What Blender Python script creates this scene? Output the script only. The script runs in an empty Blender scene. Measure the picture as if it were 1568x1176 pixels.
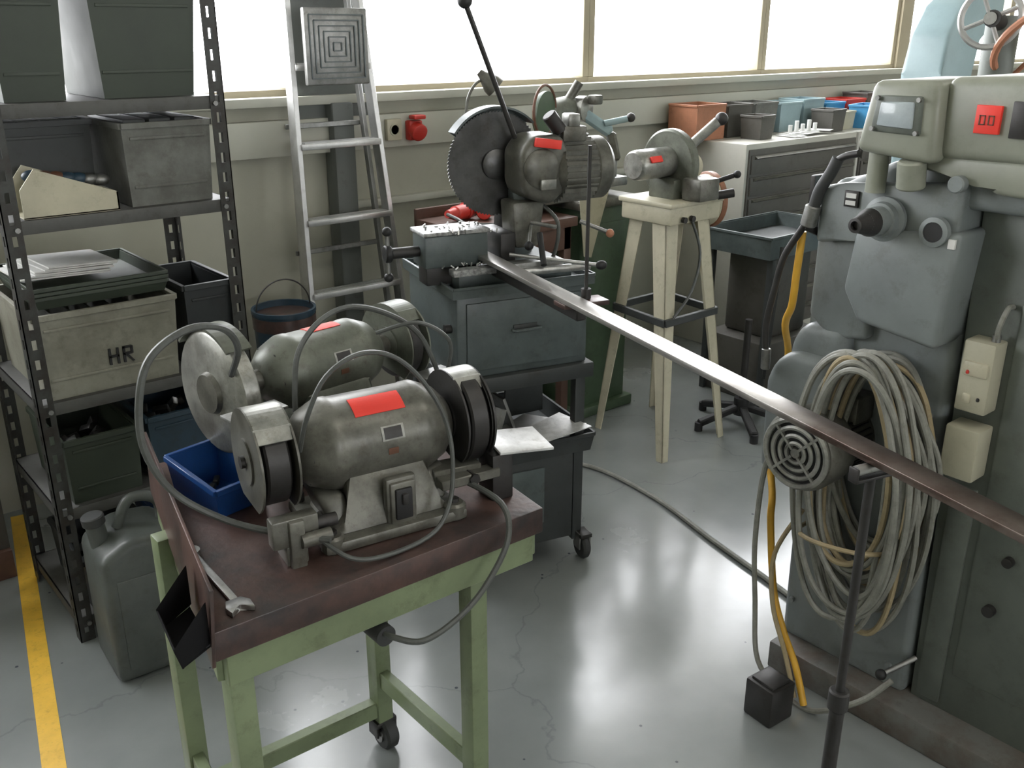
import bpy, bmesh, math, random
from mathutils import Vector, Matrix
random.seed(7)
D=math.radians
# ---------------------------------------------------------------- materials
def mat(name,col,rough=.5,metal=0,var=.25,scale=12,bump=.1,dark=None,grime=.45):
    m=bpy.data.materials.new(name);m.use_nodes=True;nt=m.node_tree
    b=nt.nodes["Principled BSDF"]
    tc=nt.nodes.new("ShaderNodeTexCoord");n=nt.nodes.new("ShaderNodeTexNoise")
    n.inputs["Scale"].default_value=scale;n.inputs["Detail"].default_value=6;n.inputs["Roughness"].default_value=.65
    nt.links.new(tc.outputs["Object"],n.inputs["Vector"])
    r=nt.nodes.new("ShaderNodeValToRGB")
    d=dark if dark else tuple(c*(1-var) for c in col)
    r.color_ramp.elements[0].position=.35;r.color_ramp.elements[1].position=.62
    r.color_ramp.elements[0].color=(*d,1);r.color_ramp.elements[1].color=(*col,1)
    nt.links.new(n.outputs["Fac"],r.inputs["Fac"])
    last=r.outputs["Color"]
    if grime>0:
        g=nt.nodes.new("ShaderNodeTexNoise");g.inputs["Scale"].default_value=scale*2.7;g.inputs["Detail"].default_value=9;g.inputs["Roughness"].default_value=.75
        nt.links.new(tc.outputs["Object"],g.inputs["Vector"])
        gr=nt.nodes.new("ShaderNodeMapRange");gr.inputs["From Min"].default_value=.53;gr.inputs["From Max"].default_value=.68;gr.inputs["To Max"].default_value=grime
        nt.links.new(g.outputs["Fac"],gr.inputs["Value"])
        mx=nt.nodes.new("ShaderNodeMixRGB");mx.inputs[2].default_value=(col[0]*.3+.012,col[1]*.27+.008,col[2]*.23+.005,1)
        nt.links.new(gr.outputs[0],mx.inputs[0]);nt.links.new(last,mx.inputs[1]);last=mx.outputs[0]
    nt.links.new(last,b.inputs["Base Color"])
    b.inputs["Metallic"].default_value=metal
    mr=nt.nodes.new("ShaderNodeMapRange");mr.inputs["To Min"].default_value=max(.03,rough-.12);mr.inputs["To Max"].default_value=min(1,rough+.16)
    nt.links.new(n.outputs["Fac"],mr.inputs["Value"]);nt.links.new(mr.outputs[0],b.inputs["Roughness"])
    if bump>0:
        n2=nt.nodes.new("ShaderNodeTexNoise");n2.inputs["Scale"].default_value=scale*12;n2.inputs["Detail"].default_value=3
        nt.links.new(tc.outputs["Object"],n2.inputs["Vector"])
        bp=nt.nodes.new("ShaderNodeBump");bp.inputs["Strength"].default_value=bump;bp.inputs["Distance"].default_value=.002
        nt.links.new(n2.outputs["Fac"],bp.inputs["Height"]);nt.links.new(bp.outputs[0],b.inputs["Normal"])
    return m
M={}
def dm(k,*a,**kw): M[k]=mat(k,*a,**kw)
dm('mill_grey',(.185,.205,.205),.42,scale=5,var=.2,grime=.35)
dm('mill_green',(.13,.147,.128),.45,scale=5,grime=.35)
dm('mill_head',(.25,.26,.21),.38,scale=6,var=.15,grime=.2)
dm('mill_base',(.13,.13,.12),.5,scale=7,dark=(.085,.058,.042),grime=.5)
dm('dark_metal',(.045,.043,.042),.45,.5)
dm('black',(.014,.014,.015),.55,var=.3,grime=0)
dm('matte_black',(.010,.010,.011),.95,var=.3,grime=0)
M['matte_black'].node_tree.nodes["Principled BSDF"].inputs["Specular IOR Level"].default_value=.15
dm('rubber',(.035,.037,.037),.6)
dm('steel',(.55,.55,.54),.3,.95,scale=20,var=.3)
dm('plate',(.66,.66,.65),.38,.35,scale=20,var=.3)
dm('steel_dull',(.30,.30,.29),.42,.8,scale=15,var=.4)
dm('blade',(.12,.12,.12),.35,.85,scale=9,var=.4)
dm('alu',(.55,.55,.54),.38,.8,scale=10,var=.2,grime=.2)
dm('cast',(.15,.147,.125),.36,.3,scale=16,var=.5,grime=.6)
dm('cast_light',(.34,.34,.31),.34,.55,scale=14,var=.5,grime=.6)
dm('castgreen',(.145,.155,.125),.4,.2,scale=12,var=.4,grime=.6)
dm('saw_grey',(.095,.115,.115),.38,.1,scale=7,var=.35)
dm('saw_dark',(.045,.05,.05),.5,.1,scale=7)
dm('rust',(.115,.066,.055),.36,.35,scale=6,dark=(.04,.034,.034),bump=.3)
dm('bar_rust_sheen',(.16,.13,.115),.3,.85,scale=9,dark=(.09,.06,.05),bump=.1)
dm('green_bench',(.175,.215,.12),.42,scale=6,var=.25)
dm('green_dark',(.05,.085,.045),.45)
dm('cream',(.48,.45,.335),.45,scale=7,var=.15,grime=.35)
dm('white_paint',(.55,.54,.51),.4,scale=8,var=.15)
dm('shelf_metal',(.055,.058,.055),.5,.4,scale=14,dark=(.03,.026,.022))
dm('shelf_board',(.09,.09,.085),.55,.2,scale=8)
dm('box_grey',(.16,.165,.15),.6,.1,scale=9,dark=(.09,.09,.08),bump=.3)
dm('box_hr',(.27,.265,.22),.55,.05,scale=6,dark=(.17,.165,.13),bump=.2)
dm('bin_green',(.04,.052,.037),.5,scale=5,grime=.1)
dm('bin_black',(.02,.024,.026),.5)
dm('bin_blue',(.012,.06,.22),.35,var=.2,grime=.2)
dm('bin_navy',(.02,.045,.07),.45)
dm('bin_lblue',(.06,.27,.50),.45,var=.2,grime=.2)
dm('red',(.50,.035,.025),.4,var=.1,grime=.15)
dm('sticker',(.80,.045,.03),.5,var=.05,grime=0)
dm('orange',(.28,.12,.065),.5)
dm('wood_orange',(.42,.18,.10),.5,scale=8)
dm('brown_leather',(.13,.055,.03),.5)
dm('yellow_hose',(.68,.38,.04),.45,var=.15,grime=.1)
dm('beige_hose',(.36,.29,.17),.55,var=.2)
dm('cable_grey',(.25,.25,.22),.5,scale=20,var=.3)
dm('cable_dark',(.08,.085,.08),.45,scale=20)
dm('paper',(.62,.62,.60),.7,var=.1,grime=.05)
dm('jerry',(.085,.095,.088),.4,scale=6,var=.3,bump=.15)
dm('cab_light',(.45,.44,.39),.5,scale=3,var=.1,grime=.1)
dm('cab_dark',(.085,.08,.07),.5,scale=6)
dm('blue_machine',(.28,.38,.40),.4,scale=5,var=.12,grime=.1)
dm('wood_dark',(.10,.05,.035),.5,scale=7)
dm('switchbox',(.43,.41,.31),.5,scale=8,var=.12,grime=.15)
dm('glass_lens',(.38,.43,.45),.15,var=.2,grime=.1)
dm('chips',(.55,.55,.55),.35,.8,scale=60,var=.7,bump=1)
dm('wall',(.40,.395,.325),.7,scale=2,var=.1,bump=.05,grime=.08)
dm('duct',(.45,.45,.385),.5,scale=2,var=.06,bump=0,grime=.03)
dm('frame',(.40,.35,.25),.5,scale=3,var=.1,bump=0,grime=.05)
dm('pillar',(.13,.14,.13),.6,scale=3,var=.1)
dm('ceiling',(.5,.5,.46),.8,var=.05,grime=0)
dm('yellow_paint',(.78,.47,.05),.35,scale=14,var=.15,bump=0,grime=.4)
dm('outside',(.7,.7,.68),.9,bump=0,grime=0)
# bar: window sheen painted into base colour near saw, brown scale toward free end
nt=M['bar_rust_sheen'].node_tree;bs=nt.nodes["Principled BSDF"]
src=bs.inputs["Base Color"].links[0].from_socket
tc=nt.nodes.new("ShaderNodeTexCoord");sx=nt.nodes.new("ShaderNodeSeparateXYZ");nt.links.new(tc.outputs["Object"],sx.inputs[0])
nn_=nt.nodes.new("ShaderNodeTexNoise");nn_.inputs["Scale"].default_value=5;nt.links.new(tc.outputs["Object"],nn_.inputs["Vector"])
ad=nt.nodes.new("ShaderNodeMath");ad.operation='ADD';nt.links.new(sx.outputs["Y"],ad.inputs[0]);nt.links.new(nn_.outputs["Fac"],ad.inputs[1])
mr=nt.nodes.new("ShaderNodeMapRange");mr.inputs["From Min"].default_value=-.95;mr.inputs["From Max"].default_value=-.55;nt.links.new(ad.outputs[0],mr.inputs["Value"])
mx=nt.nodes.new("ShaderNodeMixRGB");mx.inputs[2].default_value=(.50,.48,.45,1);nt.links.new(mr.outputs[0],mx.inputs[0]);nt.links.new(src,mx.inputs[1]);nt.links.new(mx.outputs[0],bs.inputs["Base Color"])
# ---------------------------------------------------------------- builder
class B:
    def __init__(s,name,loc=(0,0,0),rz=0):
        s.name=name;s.loc=loc;s.rz=rz;s.bm=bmesh.new();s.mats=[];s.T=Matrix.Identity(4)
    def mi(s,m):
        if m not in s.mats: s.mats.append(m)
        return s.mats.index(m)
    def _fin(s,vs,m,bev=0,seg=2):
        fs=set(f for v in vs for f in v.link_faces);i=s.mi(m)
        for f in fs: f.material_index=i
        if bev>0:
            es=list(set(e for v in vs for e in v.link_edges))
            bmesh.ops.bevel(s.bm,geom=es,offset=bev,segments=seg,affect='EDGES',profile=.5,clamp_overlap=True,material=i)
    def box(s,c,sz,m,r=(0,0,0),bev=.003,seg=2):
        mt=s.T@Matrix.Translation(c)@Matrix.Rotation(r[2],4,'Z')@Matrix.Rotation(r[1],4,'Y')@Matrix.Rotation(r[0],4,'X')@Matrix.Diagonal((*sz,1))
        v=bmesh.ops.create_cube(s.bm,size=1,matrix=mt)['verts'];s._fin(v,m,min(bev,min(sz)*.3),seg)
    def b2(s,a,b,m,bev=.003,seg=2):
        s.box([(a[i]+b[i])/2 for i in range(3)],[abs(b[i]-a[i]) for i in range(3)],m,bev=bev,seg=seg)
    def beam(s,p,q,w,h,m,bev=.002,up=(0,0,1)):
        p=Vector(p);q=Vector(q);d=(q-p);L=d.length;d.normalize();up=Vector(up)
        if abs(d.dot(up))>.98: up=Vector((0,1,0))
        x=d.cross(up).normalized();z=x.cross(d).normalized()
        R=Matrix((x,d,z)).transposed().to_4x4()
        mt=s.T@Matrix.Translation((p+q)/2)@R@Matrix.Diagonal((w,L,h,1))
        v=bmesh.ops.create_cube(s.bm,size=1,matrix=mt)['verts'];s._fin(v,m,min(bev,min(w,h)*.3),1)
    def lathe(s,p,ax,prof,m,n=28,cap=True):
        p=Vector(p);a=Vector(ax).normalized();u=a.orthogonal().normalized();w=a.cross(u)
        rings=[]
        for r,h in prof:
            rings.append([s.bm.verts.new(s.T@(p+a*h+(u*math.cos(2*math.pi*k/n)+w*math.sin(2*math.pi*k/n))*max(r,1e-4))) for k in range(n)])
        i=s.mi(m)
        for A,C in zip(rings,rings[1:]):
            for k in range(n):
                f=s.bm.faces.new((A[k],A[(k+1)%n],C[(k+1)%n],C[k]));f.material_index=i
        if cap:
            f=s.bm.faces.new(rings[0][::-1]);f.material_index=i
            f=s.bm.faces.new(rings[-1]);f.material_index=i
    def cyl(s,p,q,r,m,n=20,r2=None,bev=.0):
        p=Vector(p);q=Vector(q);L=(q-p).length;r2=r if r2 is None else r2
        if bev: pr=[(r-bev,0),(r,bev),(r2,L-bev),(r2-bev,L)]
        else: pr=[(r,0),(r2,L)]
        s.lathe(p,q-p,pr,m,n)
    def ball(s,c,r,m,sc=(1,1,1)):
        v=bmesh.ops.create_uvsphere(s.bm,u_segments=18,v_segments=12,radius=r,matrix=s.T@Matrix.Translation(c)@Matrix.Diagonal((*sc,1)))['verts'];s._fin(v,m)
    def prism(s,pts,vec,m,bev=0,seg=2):
        vec=Vector(vec);a=[s.bm.verts.new(s.T@Vector(p)) for p in pts];b=[s.bm.verts.new(s.T@(Vector(p)+vec)) for p in pts]
        n=len(pts);s.bm.faces.new(a[::-1]);s.bm.faces.new(b)
        for k in range(n): s.bm.faces.new((a[k],a[(k+1)%n],b[(k+1)%n],b[k]))
        s._fin(a+b,m,bev,seg)
    def tube(s,pts,r,m,n=8,closed=False,sm=6):
        P=[Vector(p) for p in pts]
        if sm>1 and len(P)>2:
            Q=[];N=len(P);rng=N if closed else N-1
            for i in range(rng):
                g=lambda j:(P[j%N] if closed else P[max(0,min(N-1,j))])
                p0,p1,p2,p3=g(i-1),g(i),g(i+1),g(i+2)
                for k in range(sm):
                    t=k/sm;Q.append(.5*((2*p1)+(-p0+p2)*t+(2*p0-5*p1+4*p2-p3)*t*t+(-p0+3*p1-3*p2+p3)*t**3))
            if not closed: Q.append(P[-1])
            P=Q
        N=len(P);rings=[];u=None;i0=s.mi(m)
        for i in range(N):
            if closed: t=(P[(i+1)%N]-P[i-1])
            else: t=P[min(N-1,i+1)]-P[max(0,i-1)]
            t=t.normalized() if t.length>1e-9 else Vector((0,0,1))
            if u is None: u=t.orthogonal().normalized()
            u=(u-t*u.dot(t)).normalized();w=t.cross(u)
            rings.append([s.bm.verts.new(s.T@(P[i]+(u*math.cos(2*math.pi*k/n)+w*math.sin(2*math.pi*k/n))*r)) for k in range(n)])
        pr=list(zip(rings,rings[1:]))
        if closed: pr.append((rings[-1],rings[0]))
        for A,C in pr:
            for k in range(n):
                f=s.bm.faces.new((A[k],A[(k+1)%n],C[(k+1)%n],C[k]));f.material_index=i0
        if not closed:
            s.bm.faces.new(rings[0][::-1]).material_index=i0;s.bm.faces.new(rings[-1]).material_index=i0
    def ring(s,c,ax,R,r,m,n=40,rn=8,a0=0,a1=360,ref=None):
        a=Vector(ax).normalized();u=Vector(ref).normalized() if ref else a.orthogonal().normalized();w=a.cross(u);c=Vector(c)
        full=(a1-a0)>=360;k=n
        pts=[c+(u*math.cos(D(a0+(a1-a0)*i/k))+w*math.sin(D(a0+(a1-a0)*i/k)))*R for i in range(k if full else k+1)]
        s.tube(pts,r,m,n=rn,closed=full,sm=1)
    def bin(s,c,w,d,h,m,taper=.9,t=.006,lip=.006,rz=0,front=None,inner=None):
        T0=s.T.copy();s.T=s.T@Matrix.Translation(c)@Matrix.Rotation(rz,4,'Z')
        W,E=w/2,d/2;w2,e2=W*taper,E*taper;fh=front if front else h
        sgn=[(-1,-1),(1,-1),(1,1),(-1,1)]
        hh=[fh,fh,h,h]
        V=s.bm.verts.new
        ob=[V(s.T@Vector((a*w2,b*e2,0))) for a,b in sgn]
        ot=[V(s.T@Vector((a*W,b*E,hh[i]))) for i,(a,b) in enumerate(sgn)]
        it=[V(s.T@Vector((a*(W-t),b*(E-t),hh[i]))) for i,(a,b) in enumerate(sgn)]
        ib=[V(s.T@Vector((a*(w2-t),b*(e2-t),t))) for a,b in sgn]
        F=s.bm.faces.new;fs=[F(ob[::-1]),F(ib)];i1=s.mi(m)
        for k in range(4):
            j=(k+1)%4
            fs+= [F((ob[k],ob[j],ot[j],ot[k])),F((ot[k],ot[j],it[j],it[k])),F((it[k],it[j],ib[j],ib[k]))]
        for f in fs: f.material_index=i1
        if lip>0:
            for k in range(4):
                j=(k+1)%4
                s.beam((sgn[k][0]*W,sgn[k][1]*E,hh[k]),(sgn[j][0]*W,sgn[j][1]*E,hh[j]),lip*1.6,lip*2,m,bev=.001)
        s.T=T0
    def done(s,parent=None):
        me=bpy.data.meshes.new(s.name);bmesh.ops.recalc_face_normals(s.bm,faces=s.bm.faces)
        s.bm.to_mesh(me);s.bm.free()
        for m in s.mats: me.materials.append(M[m])
        for p in me.polygons: p.use_smooth=True
        me.set_sharp_from_angle(angle=D(38))
        o=bpy.data.objects.new(s.name,me);o.location=s.loc;o.rotation_euler=(0,0,s.rz)
        bpy.context.collection.objects.link(o)
        if parent:
            o.parent=parent
            pm=Matrix.Translation(parent.location)@Matrix.Rotation(parent.rotation_euler.z,4,'Z')
            o.matrix_parent_inverse=pm.inverted()
        return o
# ---------------------------------------------------------------- room
WY=3.65;X0,X1,Y0,CZ=-2.5,10.,-4.5,3.4
def quadobj(name,a,b,m,bev=0):
    o=B(name);o.b2(a,b,m,bev=bev);return o.done()
fm=bpy.data.materials.new('floor_epoxy');fm.use_nodes=True;nt=fm.node_tree;bs=nt.nodes["Principled BSDF"]
tc=nt.nodes.new("ShaderNodeTexCoord")
n1=nt.nodes.new("ShaderNodeTexNoise");n1.inputs["Scale"].default_value=1.6;n1.inputs["Detail"].default_value=10;n1.inputs["Roughness"].default_value=.6
vo=nt.nodes.new("ShaderNodeTexVoronoi");vo.inputs["Scale"].default_value=9
for n in (n1,vo): nt.links.new(tc.outputs["Object"],n.inputs["Vector"])
r1=nt.nodes.new("ShaderNodeValToRGB");r1.color_ramp.elements[0].color=(.165,.18,.175,1);r1.color_ramp.elements[1].color=(.235,.25,.245,1)
r1.color_ramp.elements[0].position=.3;r1.color_ramp.elements[1].position=.7
nt.links.new(n1.outputs["Fac"],r1.inputs["Fac"])
r2=nt.nodes.new("ShaderNodeValToRGB");r2.color_ramp.elements[0].color=(0,0,0,1);r2.color_ramp.elements[0].position=.035;r2.color_ramp.elements[1].position=.05
nt.links.new(vo.outputs["Distance"],r2.inputs["Fac"])
v2=nt.nodes.new("ShaderNodeTexVoronoi");v2.feature='DISTANCE_TO_EDGE';v2.inputs["Scale"].default_value=.7
nz=nt.nodes.new("ShaderNodeTexNoise");nz.inputs["Scale"].default_value=3;nz.inputs["Detail"].default_value=8
nt.links.new(tc.outputs["Object"],nz.inputs["Vector"])
vm=nt.nodes.new("ShaderNodeVectorMath");vm.operation='MULTIPLY_ADD';vm.inputs[1].default_value=(.5,.5,.5);nt.links.new(nz.outputs["Color"],vm.inputs[0]);nt.links.new(tc.outputs["Object"],vm.inputs[2]);nt.links.new(vm.outputs[0],v2.inputs["Vector"])
r3=nt.nodes.new("ShaderNodeMapRange");r3.inputs["From Min"].default_value=.0;r3.inputs["From Max"].default_value=.004;r3.inputs["To Min"].default_value=.72;r3.inputs["To Max"].default_value=1;nt.links.new(v2.outputs["Distance"],r3.inputs["Value"])
mx=nt.nodes.new("ShaderNodeMixRGB");mx.inputs[1].default_value=(.05,.06,.07,1)
mu=nt.nodes.new("ShaderNodeMath");mu.operation='MULTIPLY';nt.links.new(r2.outputs["Color"],mu.inputs[0]);nt.links.new(r3.outputs[0],mu.inputs[1])
nt.links.new(mu.outputs[0],mx.inputs[0]);nt.links.new(r1.outputs["Color"],mx.inputs[2]);nt.links.new(mx.outputs[0],bs.inputs["Base Color"])
mr=nt.nodes.new("ShaderNodeMapRange");mr.inputs["To Min"].default_value=.12;mr.inputs["To Max"].default_value=.36;nt.links.new(n1.outputs["Fac"],mr.inputs["Value"]);nt.links.new(mr.outputs[0],bs.inputs["Roughness"])
n3=nt.nodes.new("ShaderNodeTexNoise");n3.inputs["Scale"].default_value=5;n3.inputs["Detail"].default_value=3;nt.links.new(tc.outputs["Object"],n3.inputs["Vector"])
bp=nt.nodes.new("ShaderNodeBump");bp.inputs["Strength"].default_value=.3;bp.inputs["Distance"].default_value=.005;nt.links.new(n3.outputs["Fac"],bp.inputs["Height"]);nt.links.new(bp.outputs[0],bs.inputs["Normal"])
bs.inputs["Specular IOR Level"].default_value=.75
bs.inputs["Coat Weight"].default_value=.2;bs.inputs["Coat Roughness"].default_value=.12
M['floor']=fm
quadobj('floor',(X0,Y0,-.1),(X1,WY+.2,0),'floor')
quadobj('ceiling',(X0,Y0,CZ),(X1,WY+.2,CZ+.1),'ceiling')
quadobj('wall_left',(X0-.15,Y0,0),(X0,WY+.2,CZ),'wall')
quadobj('wall_right',(X1,Y0,0),(X1+.15,WY+.2,CZ),'wall')
w=B('wall_front')
w.b2((X0,Y0-.15,0),(X1,Y0,1.5),'wall',bev=0);w.b2((X0,Y0-.15,2.5),(X1,Y0,CZ),'wall',bev=0)
for a,b in ((X0,-1.),(1,3),(5,6.5),(8.5,X1)): w.b2((a,Y0-.15,1.5),(b,Y0,2.5),'wall',bev=0)  # gaps act as unseen windows behind the camera, added to supply fill
w.done()
w=B('wall_back');w.b2((X0,WY,0),(X1,WY+.18,1.44),'wall',bev=0);w.b2((X0,WY,2.95),(X1,WY+.18,CZ),'wall',bev=0)
w.b2((1.9,WY-.03,1.3),(2.24,WY+.16,2.96),'pillar',bev=.004)
w.b2((2.03,WY-.09,0),(2.13,WY,1.42),'pillar',bev=.01);w.done()
w=B('trim_1')
w.b2((X0,WY-.07,1.415),(X1,WY,1.45),'duct');w.b2((X0,WY-.05,1.22),(2.03,WY,1.36),'duct');w.b2((2.13,WY-.05,1.22),(X1,WY,1.36),'duct');w.b2((2.13,WY-.035,.97),(X1,WY,1.0),'duct')
w.done()
def window(i,a,b):
    w=B('window_%d'%i)
    y0,y1=WY+.02,WY+.10
    for q in (((a,y0,1.44),(b,y1,1.475)),((a,y0,2.9),(b,y1,2.95)),((a,y0,1.475),(a+.04,y1,2.9)),((b-.04,y0,1.475),(b,y1,2.9))): w.b2(*q,'frame',bev=.004)
    w.done()
for i,(a,b) in enumerate([(-2.5,-1.1),(-1.1,.3),(.3,1.93),(2.21,3.59),(3.59,5.05),(5.05,6.58),(6.72,8.3),(8.3,10.)]): window(i+1,a,b)
w=B('trim_2');w.b2((6.58,WY,1.44),(6.72,WY+.12,2.95),'frame');w.done()
quadobj('ground_outside',(-60,WY+.4,-.3),(80,90,-.2),'outside')
y=B('floor_marking_line');d=Vector((.24,1.23,0)).normalized();nn=Vector((d.y,-d.x,0))
p0=Vector((.12,1.05,0));p1=Vector((.615,3.6,0))
y.prism([p0-nn*.027,p0+nn*.027,p1+nn*.027,p1-nn*.027],(0,0,.0015),'yellow_paint');y.done()
o=B('floor_cupboard');o.b2((-.5,3.15,0),(.50,3.6,.10),'wood_dark');o.b2((-.5,3.17,.10),(.50,3.6,.82),'cab_dark');o.b2((-.52,3.14,.82),(.52,3.62,.86),'wood_dark')
for k in range(2): o.b2((-.47+.48*k,3.155,.13),(-.02+.48*k,3.175,.79),'cab_dark',bev=.004);o.cyl((-.06+.1*k,3.155,.5),(-.06+.1*k,3.13,.5),.01,'steel_dull')
o.done()
# ---------------------------------------------------------------- shelf
s=B('metal_shelving_unit')
def post(s,x,y,h,dx,dy,m):
    for ax in (0,1):
        w=.042;t=.003
        def strip(a,b,z0,z1):
            if ax==0: s.b2((x+dx*a,y,z0),(x+dx*b,y+dy*t,z1),m,bev=0)
            else: s.b2((x,y+dy*a,z0),(x+dx*t,y+dy*b,z1),m,bev=0)
        strip(0,.015,0,h);strip(.027,w,0,h)
        z=0
        while z<h:
            strip(.015,.027,z,min(h,z+.028));z+=.055
for (x,y,dx,dy) in ((.545,2.63,1,1),(1.16,2.63,-1,1),(.545,3.11,1,-1),(1.16,3.11,-1,-1)): post(s,x,y,2.05,dx,dy,'shelf_metal')
for z in (.08,.43,.75,1.245,1.53,2.0):
    s.b2((.55,2.635,z-.004),(1.155,3.105,z),'shelf_board',bev=.001)
    for yy in (2.634,3.10): s.b2((.55,yy,z-.035),(1.155,yy+.006,z),'shelf_board',bev=.001)
    for xx in (.55,1.15): s.b2((xx,2.64,z-.035),(xx+.005,3.1,z),'shelf_board',bev=.001)
    for xx in (.575,1.13): s.cyl((xx,2.622,z-.02),(xx,2.634,z-.02),.007,'steel_dull',n=8)
s.done()
def obox(name,x0,x1,y0,y1,z,h,m,ribs=True,taper=.94,rim=.008):
    o=B(name);cx,cy=(x0+x1)/2,(y0+y1)/2
    o.bin((cx,cy,z+.001),x1-x0,y1-y0,h,m,taper=taper,t=.008,lip=rim)
    if ribs:
        for k in (.25,.85):
            yy=y0+(1-taper)*(y1-y0)/2*(1-k)
            o.b2((x0+.02,yy-.004,z+h*k-.004),(x1-.02,yy+.002,z+h*k+.004),m,bev=.001)
    return o
o=obox('steel_storage_box',.575,.955,2.64,3.07,.75,.235,'box_hr')
Z=.845;hx=.752;q_=.78;yf=2.647
def L(a,b,c,d): o.b2((hx+a*q_,yf-.006,Z+b*q_),(hx+c*q_,yf+.006,Z+d*q_),'black',bev=0)
hh=.030
L(0,-hh,.008,hh);L(.028,-hh,.036,hh);L(0,-.004,.036,.004)
L(.050,-hh,.058,hh);L(.050,hh-.008,.082,hh);L(.050,-.002,.082,.006);L(.078,0,.086,hh-.002)
o.prism([(hx+a*q_,yf-.006,Z+b*q_) for a,b in ((.058,0),(.067,0),(.089,-hh),(.080,-hh))],(0,.012,0),'black')
o.lathe((.925,2.65,.93),(0,-1,0),[(.014,0),(.014,.006)],'glass_lens',n=16)
for k in range(6): o.b2((.60+.055*k,2.70,.80),(.607+.055*k,3.03,.95),'box_grey',bev=.002)
o.done()
o=B('steel_tray_stack');
for k in range(3): o.bin((.775,2.87,.997+.012*k),.36,.38,.03,'bin_green',taper=.95,t=.006,lip=.005)
o.done()
o=obox('plastic_crate',.985,1.135,2.645,2.95,.75,.25,'bin_black');o.done()
o=B('document_stack')
for k in range(6): o.box((.70+.01*k,2.86,1.062+.005*k),(.24-.01*k,.2,.004),'paper',r=(0,.05,.2*random.random()),bev=0)
o.done()
o=obox('steel_storage_box',.87,1.115,2.645,3.02,1.245,.215,'box_grey',taper=.93)
for k in range(3): o.b2((.89+.07*k,2.68,1.40),(.95+.07*k,2.98,1.475),'saw_dark',bev=.004)
o.done()
o=obox('steel_storage_box',.59,.84,2.80,3.05,1.245,.22,'saw_dark')
for k in range(4): o.b2((.61+.055*k,2.82,1.40),(.66+.055*k,3.03,1.475),'bin_green',bev=.004)
o.done()
o=B('magazine_file_holder')
for yy in (2.645,2.755): o.prism([(.60,yy,1.247),(.84,yy,1.247),(.84,yy,1.295),(.64,yy,1.37),(.60,yy,1.32)],(0,.004,0),'cream')
o.b2((.60,2.645,1.246),(.84,2.759,1.25),'cream',bev=0);o.b2((.836,2.645,1.247),(.84,2.759,1.295),'cream',bev=0)
for k in range(7):
    o.ball((.65+.028*k,2.71,1.345-.004*k),.02,random.choice(['bin_navy','brown_leather','castgreen','steel_dull','wood_dark']),(1.3,1,.8))
o.b2((.63,2.66,1.25),(.82,2.745,1.30),'castgreen',bev=.01)
o.done()
for a,b in ((.595,.765),(.83,1.11)):
    o=obox('plastic_storage_bin',a,b,2.645,3.02,1.53,.27,'bin_green',taper=.86);o.done()
for a,b,m,h,z in ((.595,.80,'bin_green',.19,.43),(.83,1.11,'bin_navy',.20,.43),(.595,.83,'bin_black',.16,.08)):
    o=obox('plastic_storage_bin',a,b,2.645,3.0,z,h,m)
    for k in range(14):
        xx=a+.04+(b-a-.08)*random.random();yy=2.7+.25*random.random()
        o.box((xx,yy,z+h*.55+.03*random.random()),(.05,.03,.02),random.choice(['steel_dull','dark_metal','rubber']),r=(random.random()*3,random.random(),random.random()*3))
    o.done()
o=obox('plastic_storage_bin',.86,1.10,2.645,3.0,.08,.18,'bin_blue');o.done()
# jerrycan
j=B('jerrycan',(.685,2.465,0),D(-3))
j.prism([(-.115,-.12,.0),(.115,-.12,.0),(.115,-.12,.37),(.085,-.12,.42),(-.03,-.12,.43),(-.115,-.12,.385)],(0,.22,0),'jerry',bev=.026,seg=4)
j.prism([(-.082,-.123,.04),(.082,-.123,.04),(.082,-.123,.32),(-.082,-.123,.32)],(0,.01,0),'jerry',bev=.004)
j.tube([(.085,-.01,.405),(.08,-.01,.47),(.045,-.01,.497),(-.0,-.01,.493),(-.035,-.01,.425)],.015,'jerry',n=10)
j.cyl((-.082,-.01,.385),(-.09,-.01,.455),.025,'jerry',bev=.003);j.cyl((-.09,-.01,.452),(-.093,-.01,.48),.03,'rubber',bev=.003)
j.done()
b=B('steel_bucket',(1.62,3.32,0));b.lathe((0,0,0),(0,0,1),[(.10,0),(.12,.67),(.125,.67),(.125,.685),(.115,.685),(.098,.02)],'bin_navy',n=32,cap=False)
b.lathe((0,0,0),(0,0,1),[(.1,0),(.1,.02)],'bin_navy');b.lathe((0,0,.61),(0,0,1),[(.122,0),(.123,.05)],'rust',n=32)
b.ring((0,0,.68),(0,1,0),.115,.003,'dark_metal',a0=0,a1=180,ref=(-1,0,0));b.done()
# ---------------------------------------------------------------- ladder
l=B('step_ladder')
yb,yt=3.36,3.55;LX=-.085
def ly(z): return yb+(yt-yb)*z/2.3
def lx(side,z): return LX+((1.845+.035*z) if side<0 else (2.345-.065*z))
for sd in (-1,1):
    l.beam((lx(sd,0),ly(0),0),(lx(sd,2.3),ly(2.3),2.3),.022,.055,'alu',up=(0,1,0))
    l.beam((lx(sd,0)-sd*.02,ly(0)+.09,0),(lx(sd,2.2)-sd*.02,ly(2.2)+.035,2.2),.018,.03,'alu',up=(0,1,0))
for k in range(7):
    z=.09+.295*k
    l.b2((lx(-1,z)+.005,ly(z)-.04,z-.012),(lx(1,z)-.005,ly(z)+.03,z+.012),'alu',bev=.003)
    for q in range(4): l.b2((lx(-1,z)+.02,ly(z)-.035+.015*q,z+.012),(lx(1,z)-.02,ly(z)-.030+.015*q,z+.015),'alu',bev=0)
for k in range(4):
    z=.34+.5*k; l.beam((lx(-1,z),ly(z)+.08,z),(lx(1,z),ly(z)+.08,z),.012,.02,'steel_dull')
l.b2((LX+1.925,3.40,1.50),(LX+2.20,3.425,1.78),'steel_dull',bev=.006)
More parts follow.
